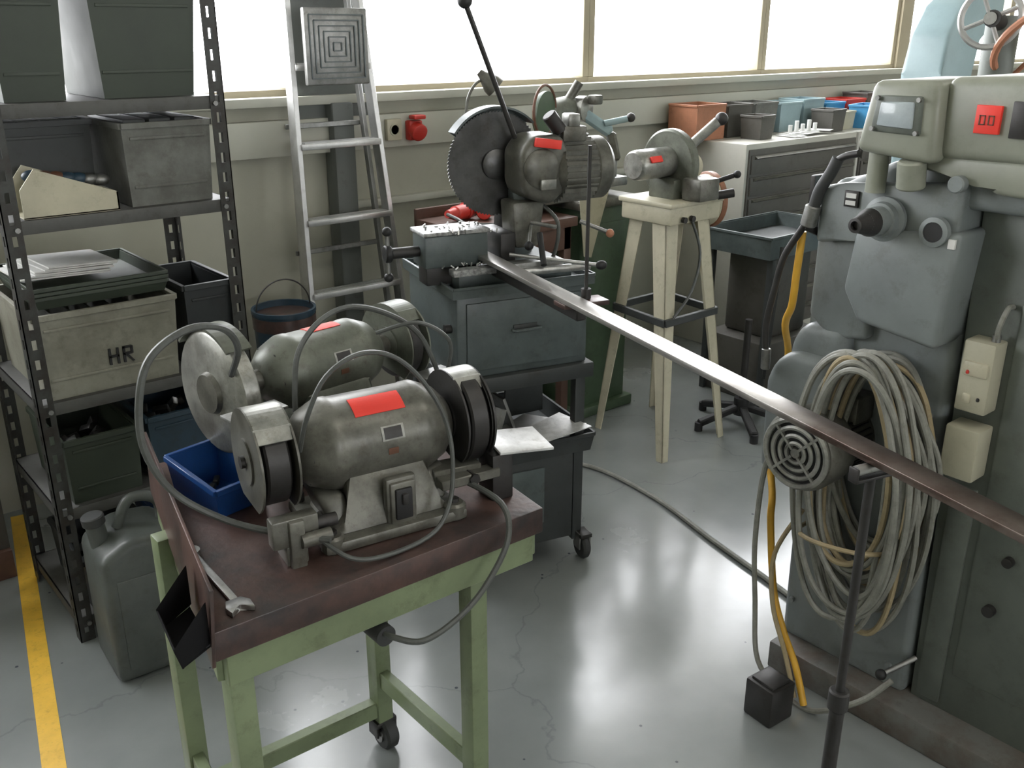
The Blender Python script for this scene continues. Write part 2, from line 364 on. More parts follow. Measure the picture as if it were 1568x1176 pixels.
for q in range(6):
    a=.015+.02*q
    x0,x1,z0,z1=LX+1.93+a,LX+2.195-a,1.51+a,1.77-a
    for (p,r) in (((x0,z0),(x1,z0)),((x0,z1),(x1,z1)),((x0,z0),(x0,z1)),((x1,z0),(x1,z1))):
        l.beam((p[0],3.398,p[1]),(r[0],3.398,r[1]),.005,.004,'saw_grey',bev=0,up=(0,1,0))
for sd in (-1,1): l.b2((lx(sd,0)-.02,ly(0)-.04,0),(lx(sd,0)+.02,ly(0)+.04,.04),'rubber')
l.done()
o=B('wall_socket');o.b2((2.30,WY-.075,1.25),(2.375,WY-.05,1.34),'cream',bev=.004);o.lathe((2.337,WY-.075,1.295),(0,-1,0),[(.026,0),(.026,.004),(.02,.004),(.018,-.01)],'switchbox');o.done()
o=B('power_socket_red');o.b2((2.405,WY-.09,1.245),(2.475,WY-.05,1.33),'red',bev=.008);o.lathe((2.44,WY-.085,1.29),(0,-1,-.4),[(.038,0),(.038,.035),(.03,.04)],'red');o.box((2.44,WY-.10,1.345),(.06,.05,.018),'red',bev=.005);o.done()
# ---------------------------------------------------------------- bench
b=B('grinder_bench')
tp=[(.45,1.27),(1.13,1.25),(1.22,1.92),(.60,1.95)]
b.prism([(x,y,.755) for x,y in tp],(0,0,.055),'rust',bev=.003)
b.prism([(.448,1.265,.75),(.602,1.945,.75),(.602,1.935,.895),(.458,1.262,.89)],(-.006,.001,0),'rust',bev=.001)
for q,(p,r) in enumerate((((.47,1.295),(1.11,1.275)),((1.11,1.275),(1.185,1.86)),((1.185,1.86),(.61,1.90)),((.61,1.90),(.48,1.295)))):
    b.beam((*p,.725),(*r,.725),.04,.06,'green_bench')
legs=[(.495,1.305),(1.0,1.315),(1.0,1.70),(.54,1.72)]
for i,(x,y) in enumerate(legs):
    z0=.07 if i in (2,3) else .0
    b.b2((x-.021,y-.021,z0),(x+.021,y+.021,.76),'green_bench',bev=.003)
b.beam((*legs[1],.21),(*legs[2],.21),.025,.045,'green_bench');b.beam((*legs[0],.21),(*legs[3],.21),.025,.045,'green_bench')
b.beam((*legs[2],.12),(*legs[3],.12),.03,.045,'green_bench')
for x,y in legs[2:]:
    b.cyl((x-.015,y-.01,.042),(x+.02,y-.01,.042),.042,'rubber',n=24,bev=.006);b.cyl((x-.02,y-.01,.042),(x+.025,y-.01,.042),.018,'steel_dull')
    b.b2((x-.028,y-.02,.04),(x-.022,y+.02,.085),'dark_metal');b.b2((x+.024,y-.02,.04),(x+.030,y+.02,.085),'dark_metal');b.b2((x-.028,y-.022,.07),(x+.03,y+.022,.085),'dark_metal')
mb='matte_black'
b.prism([(.445,1.275,.865),(.385,1.26,.815),(.395,1.262,.775),(.445,1.275,.79)],(.004,.003,0),mb)
b.prism([(.385,1.26,.812),(.395,1.262,.775),(.415,1.385,.775),(.405,1.385,.812)],(.003,0,0),mb)
b.prism([(.395,1.262,.775),(.448,1.275,.785),(.465,1.40,.785),(.415,1.385,.775)],(0,0,.003),mb)
b.prism([(.465,1.40,.865),(.405,1.385,.815),(.415,1.387,.775),(.465,1.40,.79)],(.004,.003,0),mb)
b.cyl((.76,1.26,.67),(.76,1.31,.67),.02,'rubber')
b.done()
o=B('plastic_storage_bin',(.655,1.70,.811),D(10));o.bin((0,0,0),.12,.17,.085,'bin_blue',taper=.88,front=.06)
for q in range(8): o.box((random.uniform(-.04,.04),random.uniform(-.06,.05),.018),(.03,.012,.012),'dark_metal',r=(0,0,q))
o.done()
o=B('combination_wrench',(.515,1.52,.811),D(-2));o.box((.005,-.1,.007),(.014,.2,.007),'steel',bev=.002)
o.lathe((0.004,0,0),(0,0,1),[(.009,0),(.017,0),(.017,.012),(.009,.012),(.009,0)],'steel',n=24,cap=False)
o.prism([(-.01,-.195,0),(-.018,-.215,0),(-.014,-.235,0),(-.004,-.225,0),(.005,-.217,0),(.013,-.225,0),(.024,-.235,0),(.026,-.212,0),(.016,-.195,0)],(0,0,.011),'steel',bev=.0015);o.done()
# ---------------------------------------------------------------- bench grinders
def guard(g,x,t,R,m,zc,y0=0,a0=-60,a1=125,c1=240,wheel='dark_metal',wr=.88,front=True,cheek=None):
    n=30
    for i in range(n):
        a=D(a0+(a1-a0)*i/n);c=D(a0+(a1-a0)*(i+1)/n)
        q=[(x-t/2,y0+R*math.cos(a),zc+R*math.sin(a)),(x-t/2,y0+R*math.cos(c),zc+R*math.sin(c)),(x-t/2,y0+(R-.006)*math.cos(c),zc+(R-.006)*math.sin(c)),(x-t/2,y0+(R-.006)*math.cos(a),zc+(R-.006)*math.sin(a))]
        g.prism(q,(t,0,0),m)
    if front:
        a=D(a1);p=(y0+R*math.cos(a),zc+R*math.sin(a))
        g.beam((x,p[0]+.004,p[1]+.002),(x,p[0]-.012,p[1]-.022),t+.004,.004,m,bev=.001)
    cp=[(y0+R*math.cos(D(a0+(c1-a0)*i/n)),zc+R*math.sin(D(a0+(c1-a0)*i/n))) for i in range(n+1)]
    for xx in (x-t/2-.003,x+t/2-.001):
        g.prism([(xx,p[0],p[1]) for p in cp],(.004,0,0),cheek or m,bev=0)
        g.lathe((xx+.002,y0,zc),(1,0,0),[(R*.45,-.006),(R*.42,.006)] ,cheek or m,n=24)
    g.lathe((x-t*.35,y0,zc),(1,0,0),[(R*wr-.004,0),(R*wr,.004),(R*wr,t*.7-.004),(R*wr-.004,t*.7)],wheel,n=40)
    g.cyl((x-t/2-.015,y0,zc),(x+t/2+.015,y0,zc),.012,'dark_metal')
def grinder(name,loc,rz,H,Rb,L,xw,body,stick=(-.045,.05,8,42)):
    g=B(name,loc,rz)
    g.lathe((-L/2,0,H),(1,0,0),[(.03,-.035),(Rb*.55,-.03),(Rb*.82,-.008),(Rb*.97,.02),(Rb*1.02,.03),(Rb*1.02,.045),(Rb,.05),(Rb,L-.05),(Rb*1.02,L-.045),(Rb*1.02,L-.03),(Rb*.97,L-.02),(Rb*.82,L+.008),(Rb*.55,L+.03),(.03,L+.035)],body,n=40)
    for sx in (-1,1):
        g.cyl((sx*(L/2+.02),0,H),(sx*(xw+.0),0,H),.022,'cast',n=20)
        for a in range(0,360,60): g.cyl((sx*(L/2+.012),Rb*.72*math.cos(D(a)),H+Rb*.72*math.sin(D(a))),(sx*(L/2-.01),Rb*.72*math.cos(D(a)),H+Rb*.72*math.sin(D(a))),.006,'dark_metal',n=8)
        # cast bulge between barrel and foot
        g.prism([(sx*.135,-.05,H*.55),(sx*.085,-.07,H*.55),(sx*.07,-.09,.03),(sx*.12,-.09,.03)],(0,.10,0),body,bev=.012,seg=3)
    g.prism([(-.125,-.115,.02),(.115,-.115,.02),(.095,-.105,.045),(.075,-.095,H*.42),(.088,-.072,H-Rb*.35),(-.088,-.072,H-Rb*.35),(-.078,-.095,H*.42),(-.10,-.105,.045)],(0,.16,0),body,bev=.012,seg=3)
    g.prism([(-.15,-.135,.0),(.14,-.135,.0),(.14,.08,0),(-.15,.08,0)],(0,0,.024),body,bev=.008)
    for sx in (-.13,.12):
        g.cyl((sx,-.115,.0),(sx,-.115,.034),.022,body,bev=.005)
        for sy in (-.115,.06): g.cyl((sx,sy,.02),(sx,sy,.042),.009,'dark_metal',n=6)
    zs=H*.40
    g.box((.01,-.116,zs),(.05,.014,.085),'cast',bev=.005);g.box((.01,-.124,zs),(.034,.01,.062),'black',bev=.003);g.box((.01,-.130,zs+.012),(.013,.012,.022),'dark_metal',bev=.003)
    g.box((.01,-.106,zs),(.062,.02,.10),body,bev=.006)
    def patch(x0,x1,a0,a1,m,e=.0012):
        n=8
        for i in range(n):
            a=D(a0+(a1-a0)*i/n);c=D(a0+(a1-a0)*(i+1)/n)
            g.prism([(x0,-math.sin(a)*(Rb+e),H+math.cos(a)*(Rb+e)),(x0,-math.sin(c)*(Rb+e),H+math.cos(c)*(Rb+e)),(x0,-math.sin(c)*(Rb-.002),H+math.cos(c)*(Rb-.002)),(x0,-math.sin(a)*(Rb-.002),H+math.cos(a)*(Rb-.002))],(x1-x0,0,0),m)
    patch(*stick,'sticker')
    patch(-.01,.035,60,78,'cast_light');patch(-.005,.030,62,76,'dark_metal',.0018)
    patch(.0,.02,88,96,'brown_leather')
    return g
g=grinder('bench_grinder',(.872,1.465,.81),D(-9),.160,.088,.25,.185,'cast',(-.05,.05,12,42))
guard(g,-.205,.064,.098,'cast_light',.160,a0=-60,a1=128,cheek='cast')
guard(g,.195,.056,.098,'cast_light',.160,a0=0,a1=112,c1=245,wr=.97,cheek='dark_metal')
g.lathe((.220,0,.16),(1,0,0),[(.090,0),(.092,.004),(.092,.010),(.03,.012)],'dark_metal',n=36)
g.box((-.20,-.115,.065),(.085,.03,.055),'cast',bev=.004);g.cyl((-.24,-.115,.065),(-.12,-.115,.065),.012,'dark_metal')
g.box((-.20,-.125,.04),(.028,.03,.10),'cast',bev=.004);g.cyl((-.195,-.14,.05),(-.14,-.138,.05),.013,'cast')
g.box((-.20,-.10,.02),(.04,.06,.04),'cast',bev=.004)
g.beam((-.10,-.03,.03),(-.2,-.09,.03),.03,.02,'cast');g.beam((.1,-.05,.07),(.2,-.06,.07),.05,.03,'cast')
g.box((.292,-.065,.105),(.115,.115,.006),'plate',r=(0,D(3),D(-10)),bev=.001);g.b2((.215,-.10,.0),(.262,-.04,.10),'dark_metal')
g.beam((.10,-.09,.065),(.23,-.09,.065),.03,.02,'cast');g.cyl((.17,-.11,.065),(.17,-.08,.065),.012,'dark_metal',n=6)
g1=g.done()
g=grinder('bench_grinder',(.945,1.785,.81),D(6),.205,.080,.235,.20,'castgreen',(-.03,.05,-14,12))
guard(g,.215,.05,.095,'castgreen',.205,a0=-30,a1=120,c1=230)
g.lathe((-.262,0,.205),(1,0,0),[(.120,0),(.128,.006),(.128,.036),(.12,.042)],'cast_light',n=48)
g.lathe((-.270,0,.205),(1,0,0),[(.04,-.002),(.045,.01)],'cast',n=24)
for i in range(14):
    a=D(40+90*i/14);c=D(40+90*(i+1)/14)
    g.prism([(-.267,r*math.cos(t),.205+r*math.sin(t)) for r,t in ((.138,a),(.138,c),(.132,c),(.132,a))],(.055,0,0),'castgreen')
g.box((-.25,-.14,.20),(.12,.05,.006),'steel_dull',bev=.001);g.beam((-.25,-.10,.0),(-.25,-.11,.2),.03,.02,'cast')
g.beam((-.10,0,.03),(-.25,-.08,.03),.03,.02,'cast')
g.beam((.10,0,.03),(.24,-.05,.03),.03,.02,'cast');g.box((.23,-.12,.15),(.09,.06,.006),'steel_dull',bev=.001);g.beam((.23,-.06,.03),(.23,-.1,.15),.03,.02,'cast')
g2=g.done()
c=B('power_cable')
c.tube([(.70,1.33,.86),(.64,1.40,.865),(.57,1.46,.89),(.50,1.5,.95),(.46,1.5,1.04),(.462,1.5,1.13),(.49,1.5,1.20),(.56,1.51,1.232),(.63,1.53,1.215),(.67,1.57,1.16),(.69,1.66,1.08)],.0065,'cable_dark')
c.tube([(.77,1.57,.96),(.775,1.57,1.06),(.79,1.57,1.13),(.84,1.57,1.18),(.91,1.57,1.195),(1.0,1.57,1.16),(1.07,1.57,1.10),(1.11,1.56,1.0),(1.13,1.52,.9)],.0055,'cable_dark')
c.tube([(.70,1.42,1.0),(.70,1.38,1.08),(.73,1.36,1.15),(.79,1.35,1.18),(.86,1.35,1.16),(.92,1.35,1.10),(.96,1.34,1.02),(.965,1.325,.94),(.945,1.31,.86),(.89,1.29,.822),(.79,1.285,.817),(.72,1.30,.83),(.68,1.36,.87)],.0045,'cable_dark')
c.tube([(1.01,1.36,.87),(1.03,1.26,.85),(1.01,1.215,.80),(.95,1.205,.73),(.88,1.20,.69),(.80,1.20,.675),(.76,1.24,.68),(.76,1.29,.67)],.006,'cable_dark')
c.tube([(.98,1.60,1.12),(1.05,1.55,1.14),(1.12,1.54,1.09),(1.13,1.56,1.02)],.0045,'cable_dark')
c.done(g1)
# ---------------------------------------------------------------- cold saw on cabinet
s=B('circular_cold_saw',(1.60,2.16,0),D(-15))
W,Dp=.44,.42
s.b2((0,0,.71),(W,Dp,.965),'saw_grey',bev=.006)
s.bin((W/2,Dp/2,.965),W+.03,Dp+.03,.03,'saw_grey',taper=1,t=.01,lip=.004)
s.b2((.03,-.008,.735),(W-.03,.0,.945),'saw_grey',bev=.004)
s.tube([(.18,-.005,.85),(.18,-.03,.852),(.26,-.03,.852),(.26,-.005,.85)],.005,'saw_grey',sm=3)
s.b2((.18,-.012,.84),(.26,-.005,.865),'saw_dark',bev=.003)
s.cyl((-.02,.05,.86),(0,.05,.86),.014,'dark_metal')
s.b2((-.02,-.02,.66),(W+.02,Dp+.02,.71),'saw_dark',bev=.006)
for x in (.0,W-.035):
    for y in (0,Dp-.035): s.b2((x,y,.07),(x+.035,y+.035,.70),'saw_dark',bev=.002)
s.bin((W/2,Dp/2,.40),W+.06,Dp+.04,.06,'saw_dark',taper=.96)
s.b2((-.01,-.006,.09),(W-.04,Dp,.40),'saw_dark',bev=.004)
s.b2((W-.05,.03,.09),(W-.0,Dp,.16),'saw_dark',bev=.004)
s.box((.16,-.012,.27),(.26,.008,.2),'saw_grey',bev=.003)
for x in (.02,W+.0):
    for y in (-.01,Dp-.02):
        s.cyl((x-.014,y,.045),(x+.014,y,.045),.045,'rubber',n=24,bev=.008);s.b2((x-.022,y-.02,.04),(x-.016,y+.02,.1),'steel_dull');s.b2((x+.016,y-.02,.04),(x+.022,y+.02,.1),'steel_dull');s.b2((x-.022,y-.03,.085),(x+.022,y+.03,.1),'dark_metal')
s.prism([(.10,-.06,.47),(.42,-.02,.48),(.46,.02,.48),(.30,.16,.49),(.08,.06,.47)],(0,0,.003),'alu')
s.prism([(.22,-.08,.485),(.44,-.05,.50),(.40,.10,.50),(.24,.04,.49)],(0,0,.003),'plate')
s.box((.12,.12,.52),(.02,.2,.12),'steel_dull',r=(0,D(20),.3),bev=.001);s.box((.2,.2,.52),(.01,.25,.16),'steel_dull',r=(0,D(-20),.1),bev=.001);s.box((.34,.25,.53),(.15,.01,.15),'saw_dark',r=(0,D(0),.1),bev=.001)
s.b2((.02,.03,.975),(.40,.38,1.03),'saw_grey',bev=.008)
s.b2((-.07,.06,1.045),(.13,.17,1.14),'saw_grey',bev=.006);s.b2((-.075,.055,1.14),(.135,.175,1.152),'chips',bev=.003)
s.b2((-.06,.08,.99),(.10,.15,1.05),'dark_metal');s.b2((-.01,-.01,1.03),(.13,.03,1.05),'chips',bev=.003)
s.cyl((-.16,.115,1.09),(-.07,.115,1.09),.016,'dark_metal');s.cyl((-.175,.115,1.09),(-.155,.115,1.09),.026,'black',bev=.004)
s.cyl((-.165,.115,1.03),(-.165,.115,1.15),.007,'steel_dull');s.ball((-.165,.115,1.02),.014,'black');s.ball((-.165,.115,1.155),.014,'black')
s.b2((.17,.06,1.03),(.22,.22,1.13),'dark_metal',bev=.005);s.b2((.16,-.02,1.03),(.34,.03,1.055),'steel_dull',bev=.003)
s.cyl((.13,-.02,1.03),(.42,-.04,1.03),.012,'steel',n=16)
for q in range(60): s.box((random.uniform(-.06,.14),random.uniform(-.01,.17),1.053+random.random()*.004 if q%2 else 1.154),(.012,.004,.003),'steel',r=(random.random()*3,random.random()*3,random.random()*3),bev=0)
s.cyl((.29,.26,1.02),(.29,.26,1.09),.075,'saw_grey',bev=.008);s.cyl((.29,.26,1.09),(.29,.25,1.18),.05,'dark_metal')
s.beam((.29,.25,1.12),(.27,.12,1.25),.06,.08,'saw_grey',bev=.012)
s.prism([(.22,.06,1.08),(.30,.06,1.08),(.32,.06,1.22),(.21,.06,1.22)],(0,.10,0),'cast',bev=.012)
C=Vector((.205,.175,1.32));n=90;pts=[]
for k in range(n*2):
    a=2*math.pi*k/(n*2);R=.156 if k%2==0 else .151;pts.append((C.x+R*math.cos(a),C.y,C.z+R*math.sin(a)))
s.prism(pts,(0,.003,0),'blade')
s.lathe(C,(0,-1,0),[(.045,0),(.045,.012),(.03,.02)],'blade')
for i in range(22):
    a=D(45+100*i/22);c2=D(45+100*(i+1)/22)
    s.prism([(C.x+r*math.cos(t),C.y-.022,C.z+r*math.sin(t)) for r,t in ((.170,a),(.170,c2),(.164,c2),(.164,a))],(0,.05,0),'saw_grey')
    s.prism([(C.x+r*math.cos(t),C.y+.026,C.z+r*math.sin(t)) for r,t in ((.170,a),(.170,c2),(.13,c2),(.13,a))],(0,.003,0),'saw_grey')
gx=C.x+.035
s.prism([(gx+.0,.02,C.z-.085),(gx+.08,.02,C.z-.11),(gx+.13,.02,C.z-.07),(gx+.14,.02,C.z+.05),(gx+.11,.02,C.z+.095),(gx+.02,.02,C.z+.095),(gx-.02,.02,C.z+.05),(gx-.02,.02,C.z-.05)],(0,.135,0),'cast',bev=.02,seg=4)
s.lathe((gx+.045,.03,C.z+.0),(0,-1,0),[(.058,0),(.058,.012),(.05,.018),(.0,.02)],'cast',n=30)
s.box((gx+.06,.010,C.z+.072),(.085,.012,.026),'sticker',bev=.002,r=(0,D(8),0))
s.box((gx+.06,.006,C.z-.045),(.05,.01,.03),'cast_light',bev=.002)
mx0=gx+.10
s.lathe((mx0,.09,C.z-.015),(1,0,0),[(.07,0),(.09,.02),(.09,.13),(.094,.135),(.094,.175),(.08,.19),(.03,.197)],'cast',n=36)
for k in range(30):
    a=2*math.pi*k/30;s.beam((mx0+.02,.09+.093*math.cos(a),C.z-.015+.093*math.sin(a)),(mx0+.13,.09+.093*math.cos(a),C.z-.015+.093*math.sin(a)),.004,.012 if abs(math.sin(a))>.5 else .005,'cast',bev=0)
s.b2((mx0+.02,.03,C.z+.07),(mx0+.10,.10,C.z+.115),'cast',bev=.006)
s.box((mx0+.06,.06,C.z+.13),(.04,.05,.04),'cast_light',bev=.006)
s.cyl((mx0+.02,.05,C.z+.10),(mx0-.02,.05,C.z+.15),.022,'dark_metal',bev=.003)
s.cyl((C.x+.04,.12,C.z+.08),(C.x-.125,.08,C.z+.44),.0075,'dark_metal',n=12);s.ball((C.x-.13,.08,C.z+.455),.021,'black')
s.cyl((C.x+.2,.0,1.16),(C.x+.27,-.04,1.13),.006,'steel_dull');s.ball((C.x+.28,-.045,1.125),.013,'wood_orange')
s.cyl((.24,.0,1.17),(.30,-.05,1.16),.006,'steel_dull');s.ball((.235,0,1.10),.014,'black');s.cyl((.235,0,1.1),(.27,.06,1.15),.005,'steel_dull')
s.cyl((.28,.02,1.13),(.26,-.05,1.05),.009,'black');
s.cyl((.18,.02,1.075),(.42,-.10,1.045),.006,'steel',n=12);s.ball((.425,-.102,1.045),.014,'black',(1.3,1,1))
s.tube([(.30,.1,1.22),(.34,.02,1.16),(.33,.03,1.05),(.30,.10,1.0)],.006,'cable_dark')
s.beam((.14,.03,1.03),(.14,-.50,1.03),.03,.03,'dark_metal',bev=.004)
s.box((.16,-.46,1.052),(.13,.06,.012),'rust',bev=.002);s.cyl((.175,-.455,1.058),(.175,-.455,1.44),.005,'dark_metal',n=12);s.cyl((.175,-.455,1.06),(.175,-.455,1.085),.013,'dark_metal')
s.done()
b=B('flat_steel_bar',(1.60,2.16,0),D(-15))
b.box((.122,-1.10,1.0655),(.05,2.65,.013),'bar_rust_sheen',bev=.0015)
b.done()
r=B('material_support_stand',(1.318,.68,0),D(-15))
r.cyl((0,0,0.02),(0,0,.6),.013,'dark_metal');r.cyl((0,0,.6),(0,0,1.035),.008,'dark_metal');r.cyl((0,0,.58),(0,0,.62),.018,'dark_metal',bev=.003)
r.cyl((-.035,0,1.049),(.035,0,1.049),.009,'steel_dull');r.b2((-.04,-.01,1.03),(-.035,.01,1.055),'dark_metal');r.b2((.035,-.01,1.03),(.04,.01,1.055),'dark_metal');r.b2((-.04,-.01,1.03),(.04,.01,1.036),'dark_metal')
for k in range(3):
    a=D(90+120*k);r.beam((0,0,.10),(.2*math.cos(a),.2*math.sin(a),.01),.02,.012,'dark_metal')
r.done()
# ---------------------------------------------------------------- mill
m=B('milling_machine')
m.b2((2.01,.2,0),(2.95,1.265,.085),'mill_base',bev=.006)
m.prism([(2.08,1.275,.08),(2.08,1.285,.75),(2.08,1.295,1.0),(2.08,1.30,1.32),(2.08,1.26,1.37),(2.08,.93,1.37),(2.08,.905,.08)],(.8,0,0),'mill_grey',bev=.018,seg=3)
m.prism([(2.10,.895,.08),(2.10,.922,1.40),(2.10,.25,1.40),(2.10,.25,.08)],(.8,0,0),'mill_green',bev=.008)
m.b2((2.092,.40,.20),(2.11,.80,1.15),'mill_green',bev=.006)
m.b2((2.093,.82,.10),(2.11,.88,.70),'mill_green',bev=.004)
m.prism([(2.01,1.265,1.355),(2.01,1.20,1.37),(2.01,.925,1.40),(2.01,.925,1.26),(2.01,1.17,1.24),(2.01,1.265,1.22)],(.3,0,0),'mill_grey',bev=.014,seg=3)
m.prism([(1.99,1.150,1.27),(1.99,.905,1.30),(1.99,.925,1.035),(1.99,1.12,1.06),(1.99,1.165,1.13)],(.3,0,0),'mill_grey',bev=.014,seg=3)
m.prism([(2.05,1.285,1.24),(2.05,1.12,1.26),(2.05,1.12,1.00),(2.05,1.22,.98),(2.05,1.285,1.03)],(.3,0,0),'mill_grey',bev=.014,seg=3)
m.prism([(2.04,1.27,1.34),(2.04,1.10,1.43),(2.04,.3,1.43),(2.04,.3,1.34)],(.7,0,0),'mill_grey',bev=.02,seg=3)
m.prism([(2.02,1.37,.58),(2.02,1.375,.84),(2.02,1.35,.90),(2.02,1.30,.935),(2.02,1.19,.935),(2.02,1.20,.58)],(.2,0,0),'mill_grey',bev=.028,seg=4)
m.prism([(2.045,1.335,.88),(2.045,1.325,.96),(2.045,1.29,1.01),(2.045,1.17,1.02),(2.045,1.16,.88)],(.2,0,0),'mill_grey',bev=.03,seg=4)
m.prism([(1.96,1.16,1.45),(1.96,1.135,1.60),(1.96,.985,1.605),(1.96,.975,1.435)],(.3,0,0),'mill_head',bev=.018,seg=4)
m.prism([(1.953,1.125,1.495),(1.953,1.118,1.570),(1.953,1.015,1.572),(1.953,1.012,1.492)],(.02,0,0),'mill_green',bev=.006)
m.prism([(1.949,1.110,1.508),(1.949,1.105,1.558),(1.949,1.030,1.560),(1.949,1.028,1.505)],(.012,0,0),'glass_lens',bev=.004)
for yy,zz in ((1.118,1.502),(1.112,1.565),(1.02,1.565),(1.018,1.498)): m.cyl((1.953,yy,zz),(1.945,yy,zz),.005,'steel_dull',n=10)
m.prism([(1.99,.99,1.61),(1.99,.3,1.64),(1.99,.3,1.46),(1.99,.99,1.445)],(.5,0,0),'mill_head',bev=.022,seg=4)
m.prism([(2.0,1.06,1.455),(2.0,.3,1.46),(2.0,.3,1.36),(2.0,.86,1.385),(2.0,.90,1.41),(2.0,1.06,1.425)],(.45,0,0),'mill_head',bev=.012,seg=3)
m.b2((1.982,.865,1.505),(1.992,.915,1.56),'sticker',bev=.001)
for a in (.90,.882):
    for yy0,yy1,z0,z1 in ((a-.006,a-.004,1.522,1.541),(a+.004,a+.006,1.522,1.541),(a-.006,a+.006,1.539,1.541),(a-.006,a+.006,1.522,1.524)): m.b2((1.9805,yy0,z0),(1.984,yy1,z1),'brown_leather',bev=0)
m.b2((1.982,.80,1.50),(1.992,.845,1.57),'dark_metal',bev=.002)
m.cyl((1.975,1.03,1.44),(1.985,1.03,1.38),.03,'mill_head',bev=.004);m.cyl((2.0,1.12,1.45),(2.0,1.12,1.36),.022,'mill_head')
m.cyl((2.0,.93,1.40),(1.975,.93,1.40),.018,'mill_grey',bev=.003)
m.lathe((2.0,1.085,1.305),(-1,0,0),[(.05,0),(.05,.01),(.040,.015),(.038,.03),(.032,.032),(.032,.065),(.024,.07),(.024,.09)],'mill_grey',n=30)
m.lathe((1.94,1.085,1.305),(-1,0,0),[(.025,0),(.031,.006),(.031,.012),(.024,.03),(.019,.05),(.016,.066),(.010,.067),(.009,.055)],'dark_metal',n=24)
m.lathe((1.995,.965,1.295),(-1,0,0),[(.034,0),(.032,.012),(.022,.014),(.022,-.0)],'mill_grey',n=24);m.lathe((1.985,.965,1.295),(-1,0,0),[(.021,0),(.021,.002)],'black')
m.b2((2.003,1.16,1.318),(2.015,1.195,1.355),'dark_metal',bev=.001);m.b2((2.001,1.165,1.339),(2.005,1.19,1.350),'paper',bev=0);m.b2((2.001,1.165,1.323),(2.005,1.19,1.333),'paper',bev=0)
m.b2((1.985,.915,1.265),(1.995,.93,1.285),'paper',bev=0)
for yy,zz in ((1.25,.2),(1.25,.55),(.95,.15),(1.24,1.10),(.95,.85),(.95,.5)): m.cyl((2.085,yy,zz),(2.07,yy,zz),.008,'mill_grey',n=12)
C=Vector((2.08,1.165,.74))
m.lathe(C,(-1,0,0),[(.088,0),(.088,.10),(.10,.105),(.102,.12),(.102,.185),(.094,.20),(.085,.202)],'cast',n=44)
for k in range(40):
    a=2*math.pi*k/40
    m.beam(C+Vector((-.02,.093*math.cos(a),.093*math.sin(a))),C+Vector((-.10,.093*math.cos(a),.093*math.sin(a))),.004,.004,'dark_metal',bev=0)
F=C+Vector((-.204,0,0))
m.lathe(F,(-1,0,0),[(.09,-.002),(.09,.0)],'black',n=40)
for R,wd in ((.085,.008),(.064,.0065),(.044,.006),(.025,.006)): m.ring(F+Vector((-.003,0,0)),(1,0,0),R,wd,'cast_light',n=40,rn=6)
for k in range(4):
    a=D(45+90*k);m.beam(F+Vector((-.003,.012*math.cos(a),.012*math.sin(a))),F+Vector((-.003,.088*math.cos(a),.088*math.sin(a))),.006,.012,'cast_light',bev=0,up=(1,0,0))
m.lathe(F,(-1,0,0),[(.014,0),(.012,.006)],'cast_light')
m.b2((2.0,1.09,.80),(2.08,1.16,.87),'cast',bev=.006)
def tb(y0,y1,z0,z1,x0,mm): m.prism([(x0,y0,z0),(x0,y1,z0),(x0,y1,z1),(x0,y0,z1)],(2.10-x0,0,0),mm,bev=.006)
tb(.815,.885,.90,1.065,2.04,'switchbox');tb(.822,.878,.985,1.02,2.034,'cream');tb(.812,.89,.74,.865,2.03,'switchbox')
tb(.86,.868,.99,1.0,2.03,'red');tb(.83,.838,.93,.94,2.036,'black');tb(.85,.87,.92,.945,2.036,'cream')
m.tube([(2.07,.83,1.065),(2.06,.825,1.10),(2.075,.82,1.14),(2.10,.82,1.14)],.006,'cable_grey');m.cyl((2.07,.83,1.06),(2.07,.83,1.08),.009,'steel_dull')
m.cyl((2.09,.89,.2),(2.0,.93,.17),.007,'steel_dull');m.ball((2.0,.93,.17),.014,'black')
m.cyl((2.1,.74,.42),(2.075,.74,.42),.014,'dark_metal');m.cyl((2.1,.72,.56),(2.075,.72,.56),.012,'dark_metal')
mill=m.done()
h=B('coolant_gooseneck')
gp=[(2.0,1.17,1.44),(2.0,1.22,1.42),(2.0,1.26,1.35),(2.0,1.285,1.27),(2.0,1.335,1.18),(2.0,1.355,1.09),(2.0,1.37,.99),(2.0,1.362,.91)]
h.tube(gp,.0085,'dark_metal',n=10)
h.tube([(2.0,1.22,1.425),(2.0,1.235,1.39),(2.0,1.26,1.345),(2.0,1.27,1.30)],.014,'rubber',n=12);h.cyl((2.0,1.27,1.31),(2.0,1.28,1.26),.019,'steel_dull',bev=.003)
h.cyl((2.0,1.362,.93),(2.0,1.36,.875),.012,'steel_dull',bev=.002);h.beam((2.0,1.29,1.26),(2.09,1.26,1.22),.02,.02,'dark_metal')
h.done(mill)
h=B('yellow_air_hose');h.tube([(2.02,1.305,1.24),(2.02,1.31,1.14),(2.03,1.32,1.05),(2.07,1.36,.98),(2.16,1.40,.85),(2.1,1.395,.66),(2.0,1.30,.54),(1.985,1.285,.46),(1.98,1.25,.27),(1.97,1.20,.17),(1.95,1.14,.10),(1.93,1.09,.012)],.0095,'yellow_hose',n=10);h.done(mill)
c=B('coiled_cable')
